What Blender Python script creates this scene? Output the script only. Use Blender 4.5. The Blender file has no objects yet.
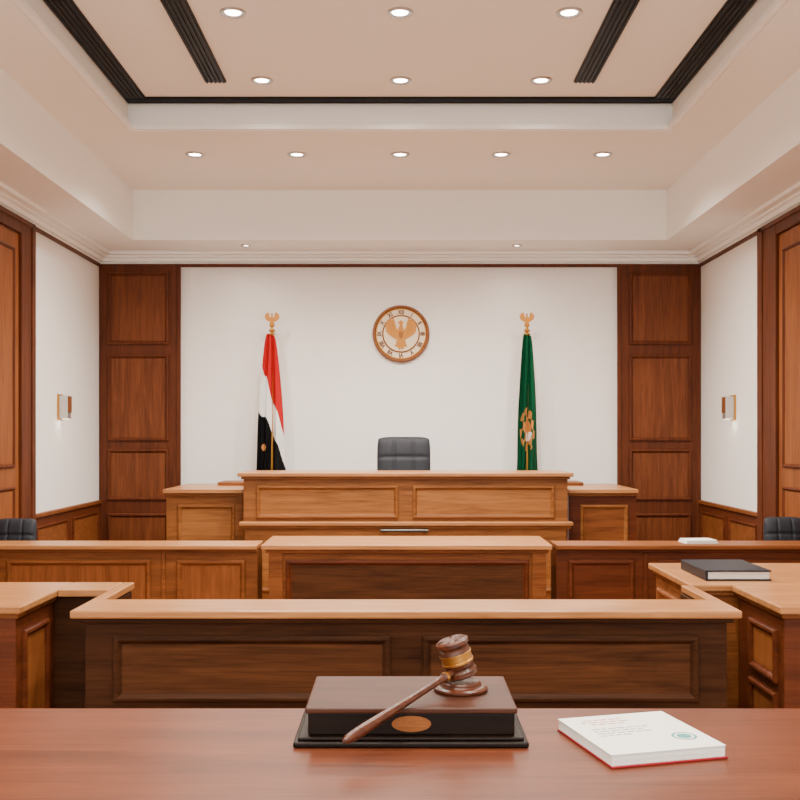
import bpy, bmesh, math, random
from mathutils import Vector, Matrix
random.seed(4)
S = bpy.context.scene

# ------------------------------------------------------------------ materials
def lin(c):
    c = c / 255.0
    return c / 12.92 if c <= 0.04045 else ((c + 0.055) / 1.055) ** 2.4
def rgb(r, g, b):
    return (lin(r), lin(g), lin(b), 1.0)

def new_mat(name):
    m = bpy.data.materials.new(name)
    m.use_nodes = True
    nt = m.node_tree
    return m, nt, nt.nodes['Principled BSDF']

def plain(name, col, rough=0.5, metal=0.0, bump=0.0, bscale=200, emit=None, estr=0, coat=0.0, var=0.0, spec=0.3):
    m, nt, b = new_mat(name)
    b.inputs['Base Color'].default_value = col
    b.inputs['Roughness'].default_value = rough
    b.inputs['Metallic'].default_value = metal
    b.inputs['Coat Weight'].default_value = coat
    b.inputs['Specular IOR Level'].default_value = spec
    tc = nt.nodes.new('ShaderNodeTexCoord')
    nz = nt.nodes.new('ShaderNodeTexNoise')
    nz.inputs['Scale'].default_value = bscale
    nz.inputs['Detail'].default_value = 3
    nt.links.new(tc.outputs['Object'], nz.inputs['Vector'])
    if bump > 0:
        bp = nt.nodes.new('ShaderNodeBump')
        bp.inputs['Strength'].default_value = bump
        bp.inputs['Distance'].default_value = 0.01
        nt.links.new(nz.outputs['Fac'], bp.inputs['Height'])
        nt.links.new(bp.outputs['Normal'], b.inputs['Normal'])
    if var > 0:
        r = nt.nodes.new('ShaderNodeValToRGB')
        r.color_ramp.elements[0].position = 0.3
        r.color_ramp.elements[1].position = 0.7
        r.color_ramp.elements[0].color = tuple(c * (1 - var) for c in col[:3]) + (1,)
        r.color_ramp.elements[1].color = tuple(min(1, c * (1 + var)) for c in col[:3]) + (1,)
        nt.links.new(nz.outputs['Fac'], r.inputs['Fac'])
        nt.links.new(r.outputs['Color'], b.inputs['Base Color'])
    if emit:
        b.inputs['Emission Color'].default_value = emit
        b.inputs['Emission Strength'].default_value = estr
    return m

WK = (.62, .47, .34)      # overall stain applied to every wood tone
def wood(name, dark, light, axis='x', rough=0.42, coat=0.0, k=1.0, st=1.0, spec=0.16):
    dark = tuple(c * (1 + (w - 1) * st) for c, w in zip(dark, WK)) + (1,)
    light = tuple(c * (1 + (w - 1) * st) for c, w in zip(light, WK)) + (1,)
    m, nt, b = new_mat(name)
    tc = nt.nodes.new('ShaderNodeTexCoord')
    mp = nt.nodes.new('ShaderNodeMapping')
    s = {'x': (0.9, 11, 11), 'y': (11, 0.9, 11), 'z': (11, 11, 0.9)}[axis]
    mp.inputs['Scale'].default_value = tuple(v * k for v in s)
    nt.links.new(tc.outputs['Object'], mp.inputs['Vector'])
    n1 = nt.nodes.new('ShaderNodeTexNoise')
    n1.inputs['Scale'].default_value = 1.6
    n1.inputs['Detail'].default_value = 8
    n1.inputs['Roughness'].default_value = 0.66
    n1.inputs['Distortion'].default_value = 0.7
    nt.links.new(mp.outputs['Vector'], n1.inputs['Vector'])
    mp2 = nt.nodes.new('ShaderNodeMapping')
    s2 = {'x': (3, 90, 90), 'y': (90, 3, 90), 'z': (90, 90, 3)}[axis]
    mp2.inputs['Scale'].default_value = tuple(v * k for v in s2)
    nt.links.new(tc.outputs['Object'], mp2.inputs['Vector'])
    n2 = nt.nodes.new('ShaderNodeTexNoise')
    n2.inputs['Scale'].default_value = 1.5
    n2.inputs['Detail'].default_value = 4
    nt.links.new(mp2.outputs['Vector'], n2.inputs['Vector'])
    mx = nt.nodes.new('ShaderNodeMath'); mx.operation = 'MULTIPLY_ADD'
    mx.inputs[1].default_value = 0.5
    nt.links.new(n2.outputs['Fac'], mx.inputs[0])
    nt.links.new(n1.outputs['Fac'], mx.inputs[2])
    r = nt.nodes.new('ShaderNodeValToRGB')
    r.color_ramp.elements[0].position = 0.50
    r.color_ramp.elements[1].position = 0.98
    r.color_ramp.elements[0].color = dark
    r.color_ramp.elements[1].color = light
    nt.links.new(mx.outputs[0], r.inputs['Fac'])
    nt.links.new(r.outputs['Color'], b.inputs['Base Color'])
    bp = nt.nodes.new('ShaderNodeBump')
    bp.inputs['Strength'].default_value = 0.08
    bp.inputs['Distance'].default_value = 0.004
    nt.links.new(n2.outputs['Fac'], bp.inputs['Height'])
    nt.links.new(bp.outputs['Normal'], b.inputs['Normal'])
    b.inputs['Roughness'].default_value = rough
    b.inputs['Coat Weight'].default_value = coat
    b.inputs['Coat Roughness'].default_value = 0.25
    b.inputs['Specular IOR Level'].default_value = spec
    return m

M = {}
M['plaster'] = plain('wall_plaster', rgb(244, 241, 236), 0.85, bump=0.5, bscale=90, var=0.03)
M['ceil'] = plain('ceiling_paint', rgb(245, 241, 232), 0.9, bump=0.1, bscale=60, var=0.02)
M['white'] = plain('trim_white_paint', rgb(247, 246, 241), 0.6)
M['black'] = plain('vent_black', rgb(12, 12, 16), 0.5)
M['vent'] = plain('vent_slat', rgb(32, 32, 38), 0.45, metal=0.3)
M['chrome'] = plain('downlight_ring_metal', rgb(195, 190, 186), 0.3, metal=0.8)
M['lamp'] = plain('lamp_lens', rgb(255, 245, 225), 0.4, emit=(1, 0.93, 0.82, 1), estr=22)
M['lampdim'] = plain('sconce_lens', rgb(240, 235, 225), 0.4, emit=(1, 0.9, 0.78, 1), estr=1.5)
M['gold'] = plain('gold_metal', rgb(196, 140, 60), 0.35, metal=0.8)
M['eagle'] = plain('emblem_gilding', rgb(190, 126, 44), 0.45, metal=0.15)
M['eagled'] = plain('emblem_gilding_dark', rgb(150, 92, 34), 0.5, metal=0.1)  # darker gold for the emblem's shield and feather ridges
M['band'] = plain('gavel_band_brass', rgb(170, 120, 56), 0.32, metal=0.9)
M['bronze'] = plain('bronze_metal', rgb(130, 76, 34), 0.4, metal=0.3)
M['leather'] = plain('grey_leather', rgb(44, 46, 52), 0.5, bump=0.25, bscale=260, spec=.2)
M['plastic'] = plain('dark_plastic', rgb(22, 22, 25), 0.45)
M['steel'] = plain('dark_steel', rgb(80, 78, 78), 0.3, metal=0.9)
M['w_judge'] = wood('wood_judge', rgb(116, 76, 42), rgb(182, 128, 76), 'x', st=.85)
M['w_judge_p'] = wood('wood_judge_panel', rgb(130, 87, 48), rgb(198, 144, 88), 'x', st=.85)
M['w_top'] = wood('wood_top', rgb(160, 110, 64), rgb(212, 158, 104), 'x', 0.32, 0.1, st=.72, spec=.3)
M['w_topy'] = wood('wood_top_lengthwise', rgb(160, 110, 64), rgb(212, 158, 104), 'y', 0.32, 0.1, st=.72, spec=.3)
M['w_col'] = wood('wood_wall_panel', rgb(98, 58, 39), rgb(150, 97, 65), 'z')
M['w_colf'] = wood('wood_wall_frame', rgb(84, 47, 32), rgb(126, 76, 51), 'z')
M['w_dark'] = wood('wood_barrier', rgb(48, 32, 23), rgb(90, 62, 44), 'x', 0.5, 0, spec=.08)
M['w_darkp'] = wood('wood_barrier_panel', rgb(60, 41, 29), rgb(114, 80, 57), 'x', 0.5, 0, spec=.08)
M['w_red'] = wood('wood_red', rgb(82, 43, 28), rgb(130, 76, 50), 'x')
M['w_mid'] = wood('wood_mid', rgb(112, 70, 42), rgb(172, 116, 70), 'x')
M['w_midz'] = wood('wood_mid_vertical', rgb(126, 78, 45), rgb(182, 122, 75), 'z')
M['w_desk'] = wood('wood_desk', rgb(86, 47, 33), rgb(140, 84, 60), 'x', 0.36, 0.05, spec=.28)
M['w_gav'] = wood('wood_gavel', rgb(56, 30, 19), rgb(112, 64, 42), 'x', 0.3, 0.15, k=4, spec=.3)
M['w_case'] = wood('wood_case_lid', rgb(60, 36, 28), rgb(98, 62, 49), 'x', 0.45, 0.0, k=2, spec=.2)
M['w_cased'] = wood('wood_case_dark', rgb(16, 11, 9), rgb(34, 23, 18), 'x', 0.4, 0.0, k=2, spec=.15)
M['w_floor'] = wood('wood_floor', rgb(130, 98, 72), rgb(186, 150, 118), 'y', 0.4, 0.2)
M['red'] = plain('flag_red', rgb(176, 20, 28), 0.75, bump=0.2, bscale=400, spec=.1)
M['fwhite'] = plain('flag_white', rgb(230, 228, 225), 0.75, bump=0.2, bscale=400)
M['fblack'] = plain('flag_black', rgb(12, 12, 14), 0.75, bump=0.2, bscale=400, spec=.1)
M['green'] = plain('flag_green', rgb(8, 72, 44), 0.75, bump=0.2, bscale=400, spec=.1)
M['fgold'] = plain('flag_emblem_gold', rgb(196, 130, 66), 0.6)
M['paper'] = plain('paper', rgb(230, 225, 217), 0.7)
M['pages'] = plain('page_edges', rgb(200, 192, 182), 0.8, var=0.08, bscale=300)
M['inkr'] = plain('ink_red', rgb(184, 104, 94), 0.8)
M['inkg'] = plain('ink_grey', rgb(140, 138, 138), 0.8)
M['inkt'] = plain('ink_teal', rgb(80, 145, 142), 0.8)
M['bookred'] = plain('book_cover_red', rgb(140, 16, 32), 0.5)
M['bookblk'] = plain('book_cover_black', rgb(20, 24, 34), 0.45, bump=0.1, spec=.25)
M['cream'] = plain('plaque_face', rgb(232, 212, 180), 0.5)
M['clockw'] = wood('plaque_wood', rgb(130, 84, 48), rgb(186, 130, 82), 'x', 0.3, 0.1, k=3)
M['numer'] = plain('plaque_numerals', rgb(106, 56, 28), 0.5)

# ------------------------------------------------------------------ mesh builder
class Bld:
    def __init__(s, name):
        s.name = name; s.bm = bmesh.new(); s.mats = []
    def mi(s, mat):
        if mat not in s.mats: s.mats.append(mat)
        return s.mats.index(mat)
    def add(s, verts, faces, mat, smooth=False, mtx=None):
        i = s.mi(mat)
        vs = [s.bm.verts.new((mtx @ Vector(v)) if mtx else v) for v in verts]
        for f in faces:
            try:
                fc = s.bm.faces.new([vs[k] for k in f])
                fc.material_index = i; fc.smooth = smooth
            except ValueError:
                pass
        return vs
    def box(s, x0, x1, y0, y1, z0, z1, mat, bev=0.004, mtx=None, seg=2):
        t = bmesh.new()
        bmesh.ops.create_cube(t, size=1)
        for v in t.verts:
            v.co = Vector(((x0 + x1) / 2 + v.co.x * (x1 - x0), (y0 + y1) / 2 + v.co.y * (y1 - y0), (z0 + z1) / 2 + v.co.z * (z1 - z0)))
        b = min(bev, 0.45 * min(abs(x1 - x0), abs(y1 - y0), abs(z1 - z0)))
        if b > 0:
            bmesh.ops.bevel(t, geom=list(t.edges), offset=b, segments=seg, affect='EDGES', profile=0.5)
        t.verts.index_update()
        s.add([v.co.copy() for v in t.verts], [[v.index for v in f.verts] for f in t.faces], mat, False, mtx)
        t.free()
    def lathe(s, origin, axis, prof, mat, seg=40, smooth=True, mats=None):
        axis = Vector(axis).normalized()
        q = Vector((0, 0, 1)).rotation_difference(axis).to_matrix().to_4x4()
        mtx = Matrix.Translation(Vector(origin)) @ q
        for i in range(len(prof) - 1):
            (r0, h0), (r1, h1) = prof[i], prof[i + 1]
            vs = []; fs = []
            for k in range(seg):
                a = 2 * math.pi * k / seg
                vs.append((r0 * math.cos(a), r0 * math.sin(a), h0))
                vs.append((r1 * math.cos(a), r1 * math.sin(a), h1))
            for k in range(seg):
                n = (k + 1) % seg
                if r0 < 1e-6: fs.append((2 * k, 2 * n + 1, 2 * k + 1))
                elif r1 < 1e-6: fs.append((2 * k, 2 * n, 2 * k + 1))
                else: fs.append((2 * k, 2 * n, 2 * n + 1, 2 * k + 1))
            s.add(vs, fs, mats[i] if mats else mat, smooth, mtx)
    def cyl(s, p0, p1, r0, r1, mat, seg=20):
        p0 = Vector(p0); d = Vector(p1) - p0; L = d.length
        s.lathe(p0, d, [(0, 0), (r0, 0), (r1, L), (0, L)], mat, seg)
    def panel(s, face, u0, u1, v0, v1, c, mold, cen, k=1.0, field=True):
        def P(u, v, h):
            if face == '-y': return (u, c - h, v)
            if face == '+x': return (c + h, u, v)
            if face == '-x': return (c - h, u, v)
            if face == '+z': return (u, v, c + h)
        prof = [(0, 0), (0.0, .010), (.005, .015), (.014, .016), (.020, .012), (.026, .004), (.030, .002)]
        rings = []
        for ins, h in prof:
            i = ins * k; hh = h * k
            rings.append([P(u0 + i, v0 + i, hh), P(u1 - i, v0 + i, hh), P(u1 - i, v1 - i, hh), P(u0 + i, v1 - i, hh)])
        for a, b in zip(rings[:-1], rings[1:]):
            s.add(a + b, [(j, (j + 1) % 4, 4 + (j + 1) % 4, 4 + j) for j in range(4)], mold)
        s.add(rings[-1], [(0, 1, 2, 3)], cen)
    def extrude_poly(s, pts, mtx, depth, mat):
        # concave-safe: triangulate the outline once, then copy it to both caps
        from mathutils.geometry import tessellate_polygon
        n = len(pts)
        tris = tessellate_polygon([[Vector((p[0], p[1], 0)) for p in pts]])
        vs = [(p[0], p[1], 0) for p in pts] + [(p[0], p[1], depth) for p in pts]
        fs = [tuple(t) for t in tris] + [tuple(n + i for i in reversed(t)) for t in tris]
        fs += [(j, (j + 1) % n, n + (j + 1) % n, n + j) for j in range(n)]
        s.add(vs, fs, mat, False, mtx)
    def text(s, body, size, mtx, mat, depth=0.002):
        cu = bpy.data.curves.new('t', 'FONT'); cu.body = body; cu.size = size
        cu.align_x = 'CENTER'; cu.align_y = 'CENTER'; cu.extrude = depth; cu.resolution_u = 2
        cu.offset = 0.0022
        o = bpy.data.objects.new('t', cu); S.collection.objects.link(o)
        dg = bpy.context.evaluated_depsgraph_get()
        me = bpy.data.meshes.new_from_object(o.evaluated_get(dg))
        s.add([v.co.copy() for v in me.vertices], [list(p.vertices) for p in me.polygons], mat, False, mtx)
        bpy.data.objects.remove(o); bpy.data.curves.remove(cu); bpy.data.meshes.remove(me)
    def done(s, recalc=True):
        if recalc: bmesh.ops.recalc_face_normals(s.bm, faces=list(s.bm.faces))
        me = bpy.data.meshes.new(s.name)
        s.bm.to_mesh(me); s.bm.free()
        for m in s.mats: me.materials.append(m)
        o = bpy.data.objects.new(s.name, me)
        S.collection.objects.link(o)
        return o

# ------------------------------------------------------------------ room shell
def shell(name, *boxes, mat=None, bev=0):
    b = Bld(name)
    for bx in boxes: b.box(*bx, mat, bev)
    return b.done()
shell('floor', (-3.1, 3.1, -2, 10.1, -0.1, 0), mat=M['w_floor'])
shell('wall_back', (-3.1, 3.1, 10, 10.1, 0, 3.22), mat=M['plaster'])
shell('wall_left', (-3.1, -3.0, -2, 10, 0, 3.22), mat=M['plaster'])
shell('wall_right', (3.0, 3.1, -2, 10, 0, 3.22), mat=M['plaster'])

b = Bld('ceiling')
P = M['white']; C = M['ceil']
b.box(-3.1, 3.1, 9.33, 10.1, 3.22, 4.1, P, 0)
b.box(-3.1, -2.49, -2, 9.33, 3.22, 4.1, P, 0)
b.box(2.49, 3.1, -2, 9.33, 3.22, 4.1, P, 0)
b.box(-2.49, 2.49, 7.52, 9.33, 3.686, 4.1, C, 0)
b.box(-2.49, -2.045, -2, 7.52, 3.686, 4.1, C, 0)
b.box(2.045, 2.49, -2, 7.52, 3.686, 4.1, C, 0)
b.box(-2.045, 2.045, -2, 7.52, 3.90, 4.1, C, 0)
b.done()

b = Bld('trim_1')
b.box(-2.045, 2.045, 7.485, 7.519, 3.69, 3.735, M['white'], 0.005)
b.box(-2.045, 2.045, 7.50, 7.519, 3.735, 3.87, M['white'], 0.003)
for sx in (-1, 1):
    b.box(min(sx * 2.044, sx * 2.01), max(sx * 2.044, sx * 2.01), -2, 7.485, 3.69, 3.735, M['white'], 0.005)
b.done()
b = Bld('trim_2')
for z0, z1, p in ((3.105, 3.125, .025), (3.125, 3.165, .05), (3.165, 3.185, .085), (3.185, 3.219, .14)):
    b.box(-3, 3, 10 - p, 9.999, z0, z1, M['white'], 0.006)
    b.box(-2.999, -3 + p, -2, 10 - p, z0, z1, M['white'], 0.006)
    b.box(3 - p, 2.999, -2, 10 - p, z0, z1, M['white'], 0.006)
b.done()
b = Bld('trim_3')
b.box(-2.999, 2.999, 9.955, 9.999, 3.075, 3.104, M['w_colf'], 0.004)
b.box(-2.999, -2.97, 8.1, 9.955, 3.075, 3.104, M['w_colf'], 0.004)
b.box(2.97, 2.999, 8.26, 9.955, 3.075, 3.104, M['w_colf'], 0.004)
b.done()

def vent(x0, x1, y0, y1, along='y'):
    v = Bld('ceiling_vent')
    v.box(x0, x1, y0, y1, 3.888, 3.8995, M['black'], 0.001)
    if along == 'y':
        n = 5
        for i in range(n):
            x = x0 + (x1 - x0) * (i + .5) / n
            v.box(x - .006, x + .006, y0 + .01, y1 - .01, 3.878, 3.889, M['vent'], 0.001)
    else:
        for i in range(3):
            y = y0 + (y1 - y0) * (i + .5) / 3
            v.box(x0 + .01, x1 - .01, y - .006, y + .006, 3.878, 3.889, M['vent'], 0.001)
    v.done()
vent(-2.043, -1.88, -1.5, 7.38)
vent(1.88, 2.043, -1.5, 7.38)
vent(-1.375, -1.225, -1.5, 7.06)
vent(1.225, 1.375, -1.5, 7.06)
vent(-2.043, 2.043, 7.385, 7.49, 'x')

def downlight(x, y, z, r=0.078, power=55, ang=150):
    d = Bld('recessed_downlight')
    d.lathe((x, y, z), (0, 0, -1), [(r, 0.0005), (r, .006), (r * .93, .012), (r * .74, .012), (r * .62, .003)], M['chrome'], 36)
    d.lathe((x, y, z), (0, 0, -1), [(r * .62, .003), (0, .003)], M['lamp'], 36)
    o = d.done()
    L = bpy.data.lights.new('downlight_beam', 'SPOT')
    L.energy = power; L.spot_size = math.radians(ang); L.spot_blend = 1.0
    L.color = (1, 0.925, 0.82); L.shadow_soft_size = 0.09
    lo = bpy.data.objects.new('downlight_beam', L)
    S.collection.objects.link(lo); lo.location = (x, y, z - 0.03); lo.parent = o
for x in (-1.668, -.838, 0, .822, 1.65): downlight(x, 8.135, 3.686, power=255)
for y, xs in ((7.04, (-.972, .004, .993)), (5.91, (-.987, 0, 1.0)), (4.6, (-1, 0, 1)), (3.2, (-1, 0, 1)), (1.6, (-1, 0, 1)), (0.2, (-1, 0, 1))):
    for x in xs: downlight(x, y, 3.90, power=240 if y > 5 else 180)
for x in (-1.475, 1.12): downlight(x, 9.58, 3.22, r=0.05, power=12)

# ------------------------------------------------------------------ wall panelling
def wall_column(name, x0, x1, px0, px1):
    b = Bld(name)
    b.box(x0, x1, 9.955, 9.999, 0, 3.074, M['w_colf'], 0.004)
    for z0, z1 in ((2.30, 3.02), (1.34, 2.20), (.75, 1.26), (.08, .62)):
        b.panel('-y', px0, px1, z0, z1, 9.955, M['w_colf'], M['w_col'], 1.3)
    if x0 < 0: b.box(x1 - .03, x1 + .01, 9.94, 9.956, 0, 3.07, M['w_colf'], 0.004)
    else: b.box(x0 - .01, x0 + .03, 9.94, 9.956, 0, 3.07, M['w_colf'], 0.004)
    b.done()
wall_column('wall_panelling_back', -2.995, -2.19, -2.91, -2.30)
wall_column('wall_panelling_back', 2.17, 2.995, 2.28, 2.90)

def wainscot(side, y0, y1):
    b = Bld('wainscot_panelling')
    w = -2.999 if side < 0 else 2.999
    a, c = sorted((w, w - side * .02))
    b.box(a, c, y0, y1, 0, .72, M['w_red'], 0.003)
    a, c = sorted((w, w - side * .04))
    b.box(a, c, y0, y1, .72, .755, M['w_mid'], 0.006)
    a, c = sorted((w, w - side * .03))
    b.box(a, c, y0, y1, 0, .12, M['w_red'], 0.006)
    n = 2; L = (y1 - y0) / n
    for i in range(n):
        b.panel('+x' if side < 0 else '-x', y0 + i * L + .07, y0 + (i + 1) * L - .07, .18, .65, w - side * .02, M['w_red'], M['w_mid'])
    b.done()
wainscot(-1, 8.11, 9.93)
wainscot(1, 8.27, 9.93)

def portal(name, side, yA, yB, jw):
    b = Bld(name)
    w = side * 2.999
    def bx(p, y0, y1, z0, z1, m, bev=.005):
        a, c = sorted((w, w - side * p)); b.box(a, c, y0, y1, z0, z1, m, bev)
    bx(.04, yB - jw, yB, 0, 3.10, M['w_colf'])
    bx(.052, yB - jw * .28, yB, 0, 3.10, M['w_colf'])
    bx(.04, yA, yA + jw, 0, 3.10, M['w_colf'])
    bx(.052, yA, yA + jw * .28, 0, 3.10, M['w_colf'])
    bx(.04, yA + jw, yB - jw, 2.98, 3.10, M['w_colf'])
    bx(.052, yA + .02, yB - .02, 3.06, 3.10, M['w_colf'])
    inner0, inner1 = yA + jw, yB - jw
    mid = (inner0 + inner1) / 2
    for y0, y1 in ((inner0 + .004, mid - .003), (mid + .003, inner1 - .004)):
        bx(.015, y0, y1, 0.01, 2.975, M['w_midz'], .004)
        f = '+x' if side < 0 else '-x'
        b.panel(f, y0 + .22, y1 - .1, 1.15, 2.85, w - side * .015, M['w_colf'], M['w_midz'], 1.0)
        b.panel(f, y0 + .22, y1 - .1, .15, 1.0, w - side * .015, M['w_colf'], M['w_midz'], 1.0)
    for yy in (mid - .07, mid + .07):
        b.cyl((w - side * .06, yy, 1.0), (w - side * .06, yy, 1.2), .008, .008, M['gold'])
        for z in (1.0, 1.2): b.cyl((w - side * .015, yy, z), (w - side * .063, yy, z), .007, .007, M['gold'])
    b.done()
portal('door_1', -1, 5.4, 8.1, .27)
portal('door_2', 1, 5.4, 8.26, .38)

# ------------------------------------------------------------------ sconces
def sconce(side, y):
    s = Bld('wall_sconce')
    w = side * 2.999
    def bx(p0, p1, y0, y1, z0, z1, m, bev=.004):
        a, c = sorted((w - side * p0, w - side * p1)); s.box(a, c, y0, y1, z0, z1, m, bev)
    bx(0, .015, y - .06, y + .06, 1.53, 1.76, M['gold'])
    bx(.015, .09, y - .05, y + .05, 1.545, 1.745, M['chrome'])
    bx(.09, .098, y - .045, y + .045, 1.60, 1.74, M['bronze'])
    bx(.03, .08, y - .035, y + .035, 1.538, 1.546, M['lampdim'])
    o = s.done()
    L = bpy.data.lights.new('sconce_glow', 'POINT'); L.energy = 0.5; L.color = (1, .85, .7); L.shadow_soft_size = .03
    lo = bpy.data.objects.new('sconce_glow', L); S.collection.objects.link(lo)
    lo.location = (w - side * .07, y, 1.50); lo.parent = o
sconce(-1, 8.80); sconce(1, 8.98)

# ------------------------------------------------------------------ spread-wing eagle outline
body_r = [(.12, .36), (.19, .20), (.28, .34), (.34, .60), (.44, .94), (.52, .78), (.62, .92), (.68, .72), (.80, .78),
        (.82, .54), (.94, .50), (.86, .26), (.88, .14), (.70, -.06), (.46, -.22), (.24, -.34), (.28, -.54), (.36, -.78), (.20, -.74), (.10, -.95)]
head = [(.085, .48), (.12, .60), (.09, .72), (-.02, .76), (-.10, .70), (-.24, .60), (-.11, .60), (-.085, .48)]
bird = list(reversed(body_r)) + head + [(-x, y) for x, y in body_r] + [(0, -.84)]
def facing(x, y, z, s):   # local XY plane -> world XZ facing -y, local +z toward the room
    return Matrix.Translation((x, y, z)) @ Matrix.Rotation(math.pi / 2, 4, 'X') @ Matrix.Diagonal((s, s, s, 1))

# ------------------------------------------------------------------ wall emblem plaque
c = Bld('wall_emblem_plaque')
cx, cz = .01, 2.41
c.lathe((cx, 9.999, cz), (0, -1, 0), [(.285, 0), (.285, .03), (.275, .045), (.262, .045), (.252, .03), (.248, .022)], M['clockw'], 72)
c.lathe((cx, 9.999, cz), (0, -1, 0), [(.248, .022), (.185, .022)], M['cream'], 72, False)
c.lathe((cx, 9.999, cz), (0, -1, 0), [(.188, .022), (.188, .030), (.180, .032), (.174, .026)], M['bronze'], 72)
c.lathe((cx, 9.999, cz), (0, -1, 0), [(.174, .026), (0, .026)], M['cream'], 72, False)
c.lathe((cx, 9.999, cz), (0, -1, 0), [(.250, .022), (.249, .028), (.243, .028), (.242, .022)], M['gold'], 72)
nums = ['XII', 'I', 'II', 'III', 'IIII', 'V', 'VI', 'VII', 'VIII', 'IX', 'X', 'XI']
for i, t in enumerate(nums):
    a = -2 * math.pi * i / 12
    mt = Matrix.Translation((cx, 9.974, cz)) @ Matrix.Rotation(math.pi / 2, 4, 'X') @ Matrix.Rotation(a, 4, 'Z') @ Matrix.Translation((0, .214, 0)) @ Matrix.Diagonal((.85, .95, 1, 1))
    c.text(t, .060, mt, M['numer'])
c.extrude_poly(bird, facing(cx, 9.9725, cz + .002, .172), .04, M['eagle'])
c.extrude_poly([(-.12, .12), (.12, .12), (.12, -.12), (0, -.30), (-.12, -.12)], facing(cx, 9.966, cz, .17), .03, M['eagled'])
for sx in (-1, 1):   # feather ridges
    for k in range(2):
        x0 = sx * (.50 + .15 * k)
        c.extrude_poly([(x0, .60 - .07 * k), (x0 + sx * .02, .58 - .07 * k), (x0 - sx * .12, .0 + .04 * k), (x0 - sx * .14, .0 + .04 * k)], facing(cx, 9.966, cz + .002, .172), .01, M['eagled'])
c.done()

# ------------------------------------------------------------------ flags
def flag(name, cx, cy, kind, xt0, xt1, xb0, xb1):
    f = Bld(name)
    f.lathe((cx, cy, 0), (0, 0, 1), [(0, 0), (.105, 0), (.105, .02), (.08, .035), (.03, .05), (.022, .11), (0.016, .12)], M['gold'], 32)
    f.cyl((cx, cy, .1), (cx, cy, 2.46), .013, .013, M['gold'], 16)
    f.lathe((cx, cy, 2.40), (0, 0, 1), [(.013, 0), (.03, .01), (.032, .02), (.015, .035), (.012, .05), (.026, .062), (.026, .075), (.01, .09), (0, .09)], M['gold'], 24)
    f.extrude_poly(bird, facing(cx, cy + .006, 2.525, .078), .16, M['eagle'])
    NX, NZ = 110, 110
    zt, zb = 2.385, .93
    def X(s, t):
        e = t ** .55
        l = xt0 + (xb0 - xt0) * e; r = xt1 + (xb1 - xt1) * e
        return l + (r - l) * s + .006 * math.sin(t * 9 + s * 4) * t
    vs = []
    for j in range(NZ + 1):
        t = j / NZ
        for i in range(NX + 1):
            s = i / NX
            amp = .008 + .036 * t ** .6
            ph = s + .10 * t * math.sin(3 * s)
            yy = cy - .035 - amp * (math.sin(2 * math.pi * 2.4 * ph + .8 + 1.6 * t) + .3 * math.sin(2 * math.pi * 5.2 * ph + 2.1))
            vs.append((X(s, t), yy, zt + (zb - zt) * t - .02 * s * (1 - t)))
    fm = {}
    for j in range(NZ):
        t = (j + .5) / NZ
        for i in range(NX):
            s = (i + .5) / NX
            if kind == 'tri':
                wob = .02 * math.sin(14 * s)
                m = M['red'] if t < .22 + .44 * s ** 1.3 + wob else (M['fwhite'] if t < .52 + .36 * s ** 1.6 + wob else M['fblack'])
                if m is M['fblack'] and (s - .22) ** 2 / .010 + (t - .76) ** 2 / .0005 < 1: m = M['fgold']
            else:
                m = M['green']
                ex, ez = (s - .5) / .36, (t - .64) / .15
                if abs(ex) < 1 and abs(ez) < 1:
                    w = .5 + .5 * math.sin(ex * 9 + 3 * ez) * math.cos(ez * 8 - 2 * ex)
                    rr = ex * ex + ez * ez
                    if rr < .22 or (rr < .95 and w > .50): m = M['fgold']
                    if .04 < rr < .3 and ez > .1 and ex > -.2: m = M['fwhite']
            a = j * (NX + 1) + i
            fm.setdefault(m, []).append((a, a + 1, a + NX + 2, a + NX + 1))
    allv = [f.bm.verts.new(v) for v in vs]
    for m, fs in fm.items():
        k = f.mi(m)
        for q in fs:
            fc = f.bm.faces.new([allv[n] for n in q]); fc.material_index = k; fc.smooth = True
    f.lathe((cx, cy - .02, 2.37), (0, 0, 1), [(.02, 0), (.034, .006), (.034, .014), (.02, .02)], M['gold'], 20)
    f.done()
flag('national_flag', -1.248, 9.75, 'tri', -1.29, -1.225, -1.40, -1.105)
flag('green_ceremonial_flag', 1.238, 9.75, 'green', 1.205, 1.27, 1.12, 1.352)

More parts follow.
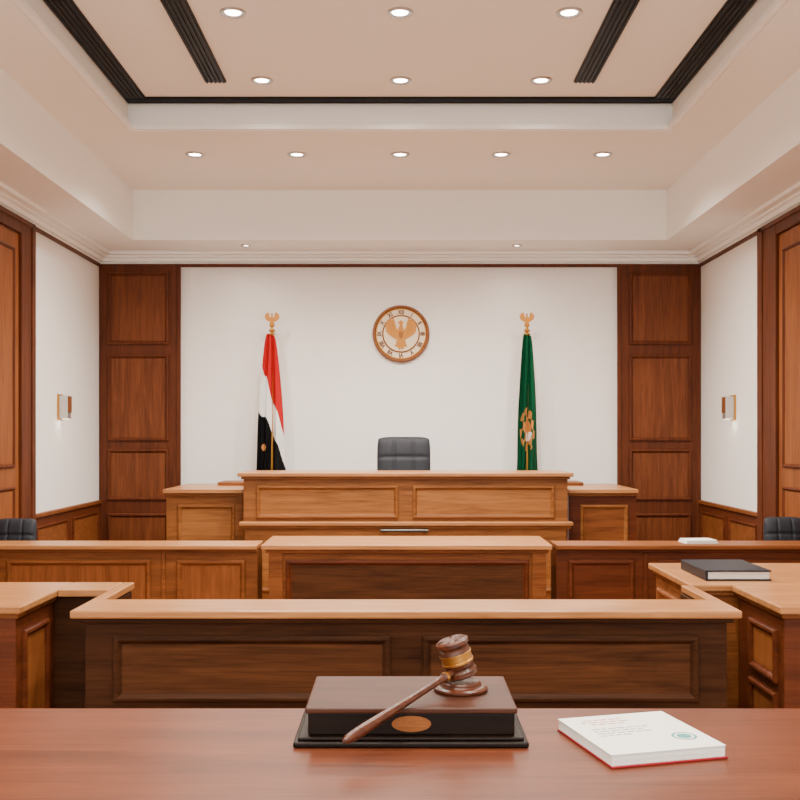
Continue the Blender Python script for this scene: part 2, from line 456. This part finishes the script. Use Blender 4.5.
# ------------------------------------------------------------------ office chair
def chair(name, cx, cy, ztop, w, bh, mat=M['leather'], arms=True):
    c = Bld(name)
    def cushion(hw, hh, T, cols, rows, mt, sm=.012):
        N = 48
        for sgn in (1, -1):
            vs = []; fs = []
            for j in range(N + 1):
                v = -1 + 2 * j / N
                for i in range(N + 1):
                    u = -1 + 2 * i / N
                    th = T * max(0, 1 - abs(u) ** 5) ** .5 * max(0, 1 - abs(v) ** 5) ** .5
                    if sgn > 0:
                        for cc in cols: th -= sm * math.exp(-((u - cc) / .045) ** 2) * (th / T)
                        for rr in rows: th -= sm * math.exp(-((v - rr) / .045) ** 2) * (th / T)
                    x = hw * u * (1 - .05 * v ** 6); z = hh * v * (1 - .06 * u ** 6)
                    vs.append((x, -sgn * th, z))
            for j in range(N):
                for i in range(N):
                    a = j * (N + 1) + i
                    fs.append((a, a + 1, a + N + 2, a + N + 1))
            c.add(vs, fs, mat, True, mt)
    cushion(w / 2, bh / 2, .05, (-.36, .36), (.42, -.25), Matrix.Translation((cx, cy, ztop - bh / 2)) @ Matrix.Rotation(math.radians(-6), 4, 'X'))
    sz = .50 if ztop > 1 else .42
    cushion(w / 2, .23, .045, (0,), (), Matrix.Translation((cx, cy - .2, sz)) @ Matrix.Rotation(math.radians(-90), 4, 'X'), .006)
    c.box(cx - .05, cx + .05, cy + .0, cy + .05, sz - .04, ztop - bh * .5, M['plastic'], .01)
    if arms:
        for sx in (-1, 1):
            xa = cx + sx * (w / 2 + .02)
            c.box(xa - .025, xa + .025, cy - .33, cy - .05, sz + .18, sz + .215, M['plastic'], .012)
            c.box(xa - .012, xa + .012, cy - .22, cy - .18, sz - .02, sz + .19, M['steel'], .005)
            a, d = sorted((xa, cx + sx * (w / 2 - .08)))
            c.box(a, d, cy - .22, cy - .18, sz - .04, sz - .02, M['steel'], .005)
    c.cyl((cx, cy - .2, .09), (cx, cy - .2, sz - .03), .028, .022, M['steel'])
    R = min(.26, w * .38)
    for k in range(5):
        a = 2 * math.pi * k / 5 + .3
        ex, ey = cx + R * math.cos(a), cy - .2 + R * math.sin(a)
        c.cyl((cx, cy - .2, .10), (ex, ey, .07), .022, .014, M['plastic'])
        c.cyl((ex - .012, ey, .028), (ex + .012, ey, .028), .028, .028, M['plastic'])
        c.cyl((ex, ey, .05), (ex, ey, .075), .008, .008, M['steel'])
    c.done(False)
chair('judge_chair', .035, 9.35, 1.385, .50, .66)
chair('office_chair', -2.81, 7.32, .79, .29, .42, arms=False)
chair('office_chair', 2.81, 7.32, .80, .29, .42, arms=False)

# ------------------------------------------------------------------ judge bench
J, JP, T = M['w_judge'], M['w_judge_p'], M['w_top']
b = Bld('judge_bench')
b.box(-1.287, 1.378, 8.22, 8.70, .0, 1.055, J)
b.box(-1.33, 1.42, 8.17, 8.76, 1.058, 1.09, T, .006)
b.box(-1.305, 1.396, 8.195, 8.73, 1.035, 1.058, J, .006)
b.panel('-y', -1.18, -.015, .715, .985, 8.22, J, JP, 1.2)
b.panel('-y', .105, 1.27, .715, .985, 8.22, J, JP, 1.2)
b.box(-1.31, 1.41, 8.13, 8.235, .66, .69, T, .006)
b.box(-1.30, 1.395, 8.15, 8.235, .635, .66, J, .006)
b.box(-1.27, 1.36, 8.17, 8.235, 0, .635, J, .004)
b.panel('-y', -1.17, 1.26, .12, .54, 8.17, J, JP, 1.2)
b.cyl((-.16, 8.13, .622), (.23, 8.13, .622), .012, .012, M['steel'])
for x in (-.13, .20): b.cyl((x, 8.17, .622), (x, 8.13, .622), .008, .008, M['steel'])
b.done()
def bench_wing(x0, x1, side):
    b = Bld('bench_wing')
    b.box(x0 + .02, x1 - .005, 8.60, 9.55, 0, .90, J if side < 0 else M['w_red'])
    b.box(x0, x1, 8.55, 9.58, .90, .935, T, .006)
    b.box(x0 + .01, x1 - .003, 8.575, 9.56, .875, .90, J, .005)
    b.panel('-y', x0 + .12, x1 - .08, .42, .80, 8.60, J, JP if side < 0 else M['w_mid'], 1.2)
    if side < 0: b.box(x0 + .35, x1, 9.2, 9.58, .935, .965, M['w_mid'], .005)
    else: b.box(x0, x1 - .35, 9.2, 9.58, .935, .965, M['w_mid'], .005)
    b.done()
bench_wing(-2.03, -1.34, -1)
bench_wing(1.43, 2.04, 1)

# ------------------------------------------------------------------ clerk bench
b = Bld('clerk_bench')
b.box(-.84, .935, 6.41, 6.90, 0, .668, M['w_mid'])
b.box(-.885, .97, 6.36, 6.94, .668, .70, T, .006)
b.box(-.86, .95, 6.385, 6.92, .645, .668, M['w_mid'], .005)
b.box(-.84, -.75, 6.39, 6.412, 0, .645, M['w_mid'], .004)
b.box(.845, .935, 6.39, 6.412, 0, .645, M['w_mid'], .004)
b.panel('-y', -.73, .825, .10, .60, 6.41, M['w_red'], M['w_darkp'], 1.2)
b.done()

# ------------------------------------------------------------------ rear partitions
def partition(name, x0, x1, splits, body, pan):
    b = Bld(name)
    b.box(x0, x1, 6.54, 6.76, 0, .655, body)
    b.box(x0 - .0, x1, 6.49, 6.79, .655, .683, T if body is not M['w_red'] else M['w_mid'], .006)
    b.box(x0, x1, 6.52, 6.78, .635, .655, body, .005)
    for a, c in splits:
        b.panel('-y', a, c, .10, .585, 6.54, body, pan, 1.3)
    for i in range(len(splits) - 1):
        m = (splits[i][1] + splits[i + 1][0]) / 2
        b.box(m - .012, m + .012, 6.528, 6.545, 0, .63, body, .004)
    b.done()
partition('courtroom_bench', -2.93, -.93, ((-2.86, -2.70), (-2.57, -1.63), (-1.46, -1.01)), M['w_mid'], M['w_midz'])
partition('courtroom_bench', 1.02, 2.93, ((1.10, 1.53), (1.68, 2.62), (2.72, 2.90)), M['w_red'], M['w_red'])

b = Bld('folded_papers')
mt = Matrix.Translation((1.985, 6.66, .6835)) @ Matrix.Rotation(math.radians(4), 4, 'Z')
for i in range(4):
    b.box(-.11 + .004 * i, .11 - .003 * i, -.075, .075, .006 * i, .006 * i + .005, M['paper'], .001, mt)
b.done()

# ------------------------------------------------------------------ front barrier (U shaped)
b = Bld('front_barrier')
D, DP = M['w_dark'], M['w_darkp']
b.box(-1.193, 1.24, 3.79, 3.98, 0, .705, D)
b.box(-1.24, 1.285, 3.75, 4.02, .71, .74, T, .006)
b.box(-1.215, 1.26, 3.77, 4.0, .69, .712, D, .005)
for z0, z1 in ((.39, .64), (.08, .33)):
    b.panel('-y', -1.085, -.035, z0, z1, 3.79, D, DP, 1.1)
    b.panel('-y', .085, 1.13, z0, z1, 3.79, D, DP, 1.1)
b.box(-1.235, -1.195, 3.98, 4.46, 0, .705, D)
b.box(-1.24, -1.19, 4.01, 4.485, .71, .74, M['w_topy'], .005)
b.box(1.23, 1.28, 3.98, 4.39, 0, .705, D)
b.box(1.235, 1.285, 4.01, 4.395, .71, .74, M['w_topy'], .005)
b.done()

# ------------------------------------------------------------------ side desks
MZ = M['w_midz']
b = Bld('counsel_desk')
b.box(-2.75, -1.49, 3.88, 4.45, 0, .705, M['w_red'])
b.box(-2.78, -1.46, 3.84, 4.49, .71, .74, M['w_top'], .006)
b.box(-2.77, -1.475, 3.86, 4.47, .69, .712, M['w_mid'], .005)
b.panel('+x', 3.94, 4.22, .12, .63, -1.49, M['w_red'], MZ, 1.1)
b.panel('-y', -2.65, -1.60, .12, .63, 3.88, MZ, MZ, 1.1)
b.box(-1.49, -1.25, 4.30, 4.45, 0, .705, D)
b.box(-1.46, -1.243, 4.26, 4.49, .71, .74, M['w_top'], .005)
b.done()
b = Bld('counsel_desk')
b.box(1.49, 2.75, 3.88, 4.40, 0, .705, M['w_red'])
b.box(1.46, 2.78, 3.84, 4.40, .71, .74, M['w_top'], .006)
b.box(1.475, 2.77, 3.86, 4.40, .69, .712, M['w_mid'], .005)
b.panel('-x', 3.94, 4.24, .42, .63, 1.49, M['w_red'], MZ, 1.1)
b.panel('-x', 3.94, 4.24, .10, .38, 1.49, M['w_red'], MZ, 1.1)
b.panel('-y', 1.60, 2.65, .12, .63, 3.88, MZ, MZ, 1.1)
b.box(1.31, 2.75, 4.42, 5.12, 0, .705, M['w_mid'])
b.box(1.28, 2.78, 4.40, 5.16, .71, .74, M['w_top'], .006)
b.box(1.295, 2.77, 4.41, 5.14, .69, .712, M['w_mid'], .005)
b.panel('-x', 4.50, 5.05, .12, .63, 1.31, MZ, MZ, 1.1)
b.done()

b = Bld('black_hardcover_book')
b.box(1.385, 1.68, 4.52, 4.92, .741, .747, M['bookblk'], .002)
b.box(1.395, 1.672, 4.527, 4.912, .747, .781, M['pages'], .002)
b.box(1.385, 1.68, 4.52, 4.92, .781, .788, M['bookblk'], .002)
b.box(1.381, 1.392, 4.52, 4.92, .741, .788, M['bookblk'], .003)
b.done()

# ------------------------------------------------------------------ foreground desk
b = Bld('wooden_desk')
W = M['w_desk']
b.box(-1.5, 1.5, 1.25, 2.20, .765, .80, W, .006, seg=3)
b.box(-1.46, 1.46, 1.30, 2.17, .735, .765, W, .005)
b.box(-1.42, 1.42, 2.08, 2.12, .05, .735, W, .004)
for x in (-1.42, 1.38):
    b.box(x, x + .04, 1.32, 2.08, 0, .735, W, .004)
b.done()

# ------------------------------------------------------------------ gavel case
b = Bld('gavel_case')
K = M['w_cased']
b.box(-.205, .247, 1.912, 2.190, .8005, .812, K, .004, seg=3)
b.box(-.197, .239, 1.920, 2.188, .812, .819, K, .003)
b.box(-.178, .222, 1.934, 2.182, .819, .862, K, .003)
b.box(-.183, .227, 1.928, 2.187, .862, .873, M['w_case'], .003)
mt = Matrix.Translation((.022, 1.9335, .842)) @ Matrix.Rotation(math.pi / 2, 4, 'X')
seg = 40
for (a, h, h2, m) in ((1.0, 0, .003, M['bronze']), (.84, .003, .0035, M['clockw'])):
    top = [(a * .038 * math.cos(2 * math.pi * k / seg), a * .0155 * math.sin(2 * math.pi * k / seg), h2) for k in range(seg)]
    bot = [(p[0], p[1], h) for p in top]
    b.add(top + bot, [tuple(range(seg))] + [(k, (k + 1) % seg, seg + (k + 1) % seg, seg + k) for k in range(seg)], m, False, mt)
for i, (w, z) in enumerate(((.02, .005), (.034, 0), (.022, -.005))):
    b.box(-w / 2, w / 2, z - .001, z + .001, .0036, .0042, M['bronze'], 0, mt)
b.done()

# ------------------------------------------------------------------ gavel + sound block
G = M['w_gav']
b = Bld('sound_block')
b.lathe((.125, 2.065, .8735), (0, 0, 1), [(0, 0), (.054, 0), (.056, .003), (.056, .007), (.050, .010), (.044, .011), (.042, .014), (.042, .017), (.038, .020), (0, .020)], G, 56)
b.done()
b = Bld('gavel')
base = Vector((.128, 2.06, .9035)); top = Vector((.104, 2.056, .983))
ax = (top - base).normalized()
prof = [(0, 0), (.028, 0), (.034, .004), (.034, .013), (.030, .017), (.028, .019), (.031, .022), (.0325, .030),
        (.0335, .0305), (.0335, .034), (.032, .035), (.032, .047), (.0335, .048), (.0335, .0515), (.0325, .052), (.031, .060), (.028, .063), (.030, .065), (.034, .069), (.034, .076), (.028, .080), (0, .080)]
go = M['band']
mats = [G] * (len(prof) - 1)
for i in range(7, 14): mats[i] = go
b.lathe(base, ax, prof, G, 56, True, mats)
A = Vector((.118, 2.05, .919))
Tp = Vector((-.102, 1.79, .850))
dr = Tp - A; L = dr.length
hp = [(0, 0), (.0075, 0.0), (.0075, .036), (.011, .040), (.011, .047), (.0075, .051), (.0065, .060), (.0065, .09), (.0072, .14), (.0085, .20), (.0098, .26),
      (.0104, .295), (.0100, .320), (.0085, .340), (.005, .350), (0, .353)]
k = L / .353
hp = [(r, h * k) for r, h in hp]
hm = [G] * (len(hp) - 1)
for i in (3,): hm[i] = go
b.lathe(A, dr, hp, G, 28, True, hm)
b.done()

# ------------------------------------------------------------------ white notebook
b = Bld('paperback_book')
rot = math.atan2(.058, .223)
mt = Matrix.Translation((.4625, 1.941, .8005)) @ Matrix.Rotation(rot, 4, 'Z')
w, d = .115, .118
b.box(-w - .002, w + .004, -d - .004, d + .003, 0, .0035, M['bookred'], .001, mt)
for i in range(8):
    j = random.uniform(-.0008, .0008)
    b.box(-w, w + j, -d + j, d, .0035 + i * .0024, .0057 + i * .0024, M['paper'], .0006, mt)
b.box(-w - .002, w + .001, -d - .001, d, .023, .0245, M['paper'], .0006, mt)
zz = .0246
for i, (u0, u1, v) in enumerate(((-.075, .01, .088), (-.085, .02, .074), (-.07, -.0, .060), (-.085, .035, .030), (-.085, .02, .016), (-.085, .03, .002), (-.085, -.02, -.012))):
    u = u0                      # broken into word-length marks
    while u < u1:
        L = random.uniform(.008, .02)
        b.box(u, min(u + L, u1), v - .0022, v + .0022, zz, zz + .0002, M['inkr'] if i < 3 else M['inkg'], 0, mt)
        u += L + .004
b.lathe(mt @ Vector((.070, -.05, zz + .0002)), (0, 0, 1), [(.024, 0), (.019, 0)], M['inkt'], 32, False)
b.lathe(mt @ Vector((.070, -.05, zz + .0002)), (0, 0, 1), [(.014, 0), (0, 0)], M['inkt'], 32, False)
b.done()

# ------------------------------------------------------------------ world + camera
w = bpy.data.worlds.new('World'); S.world = w; w.use_nodes = True
bg = w.node_tree.nodes['Background']
bg.inputs['Color'].default_value = (1.0, 0.985, 0.95, 1)
bg.inputs['Strength'].default_value = 4.1

cam = bpy.data.cameras.new('camera'); co = bpy.data.objects.new('camera', cam)
S.collection.objects.link(co)
co.location = (0, 0, 1.4); co.rotation_euler = (math.pi / 2, 0, 0)
cam.sensor_width = 36; cam.lens = 45; cam.shift_y = 35 / 800; cam.clip_start = .05
S.camera = co
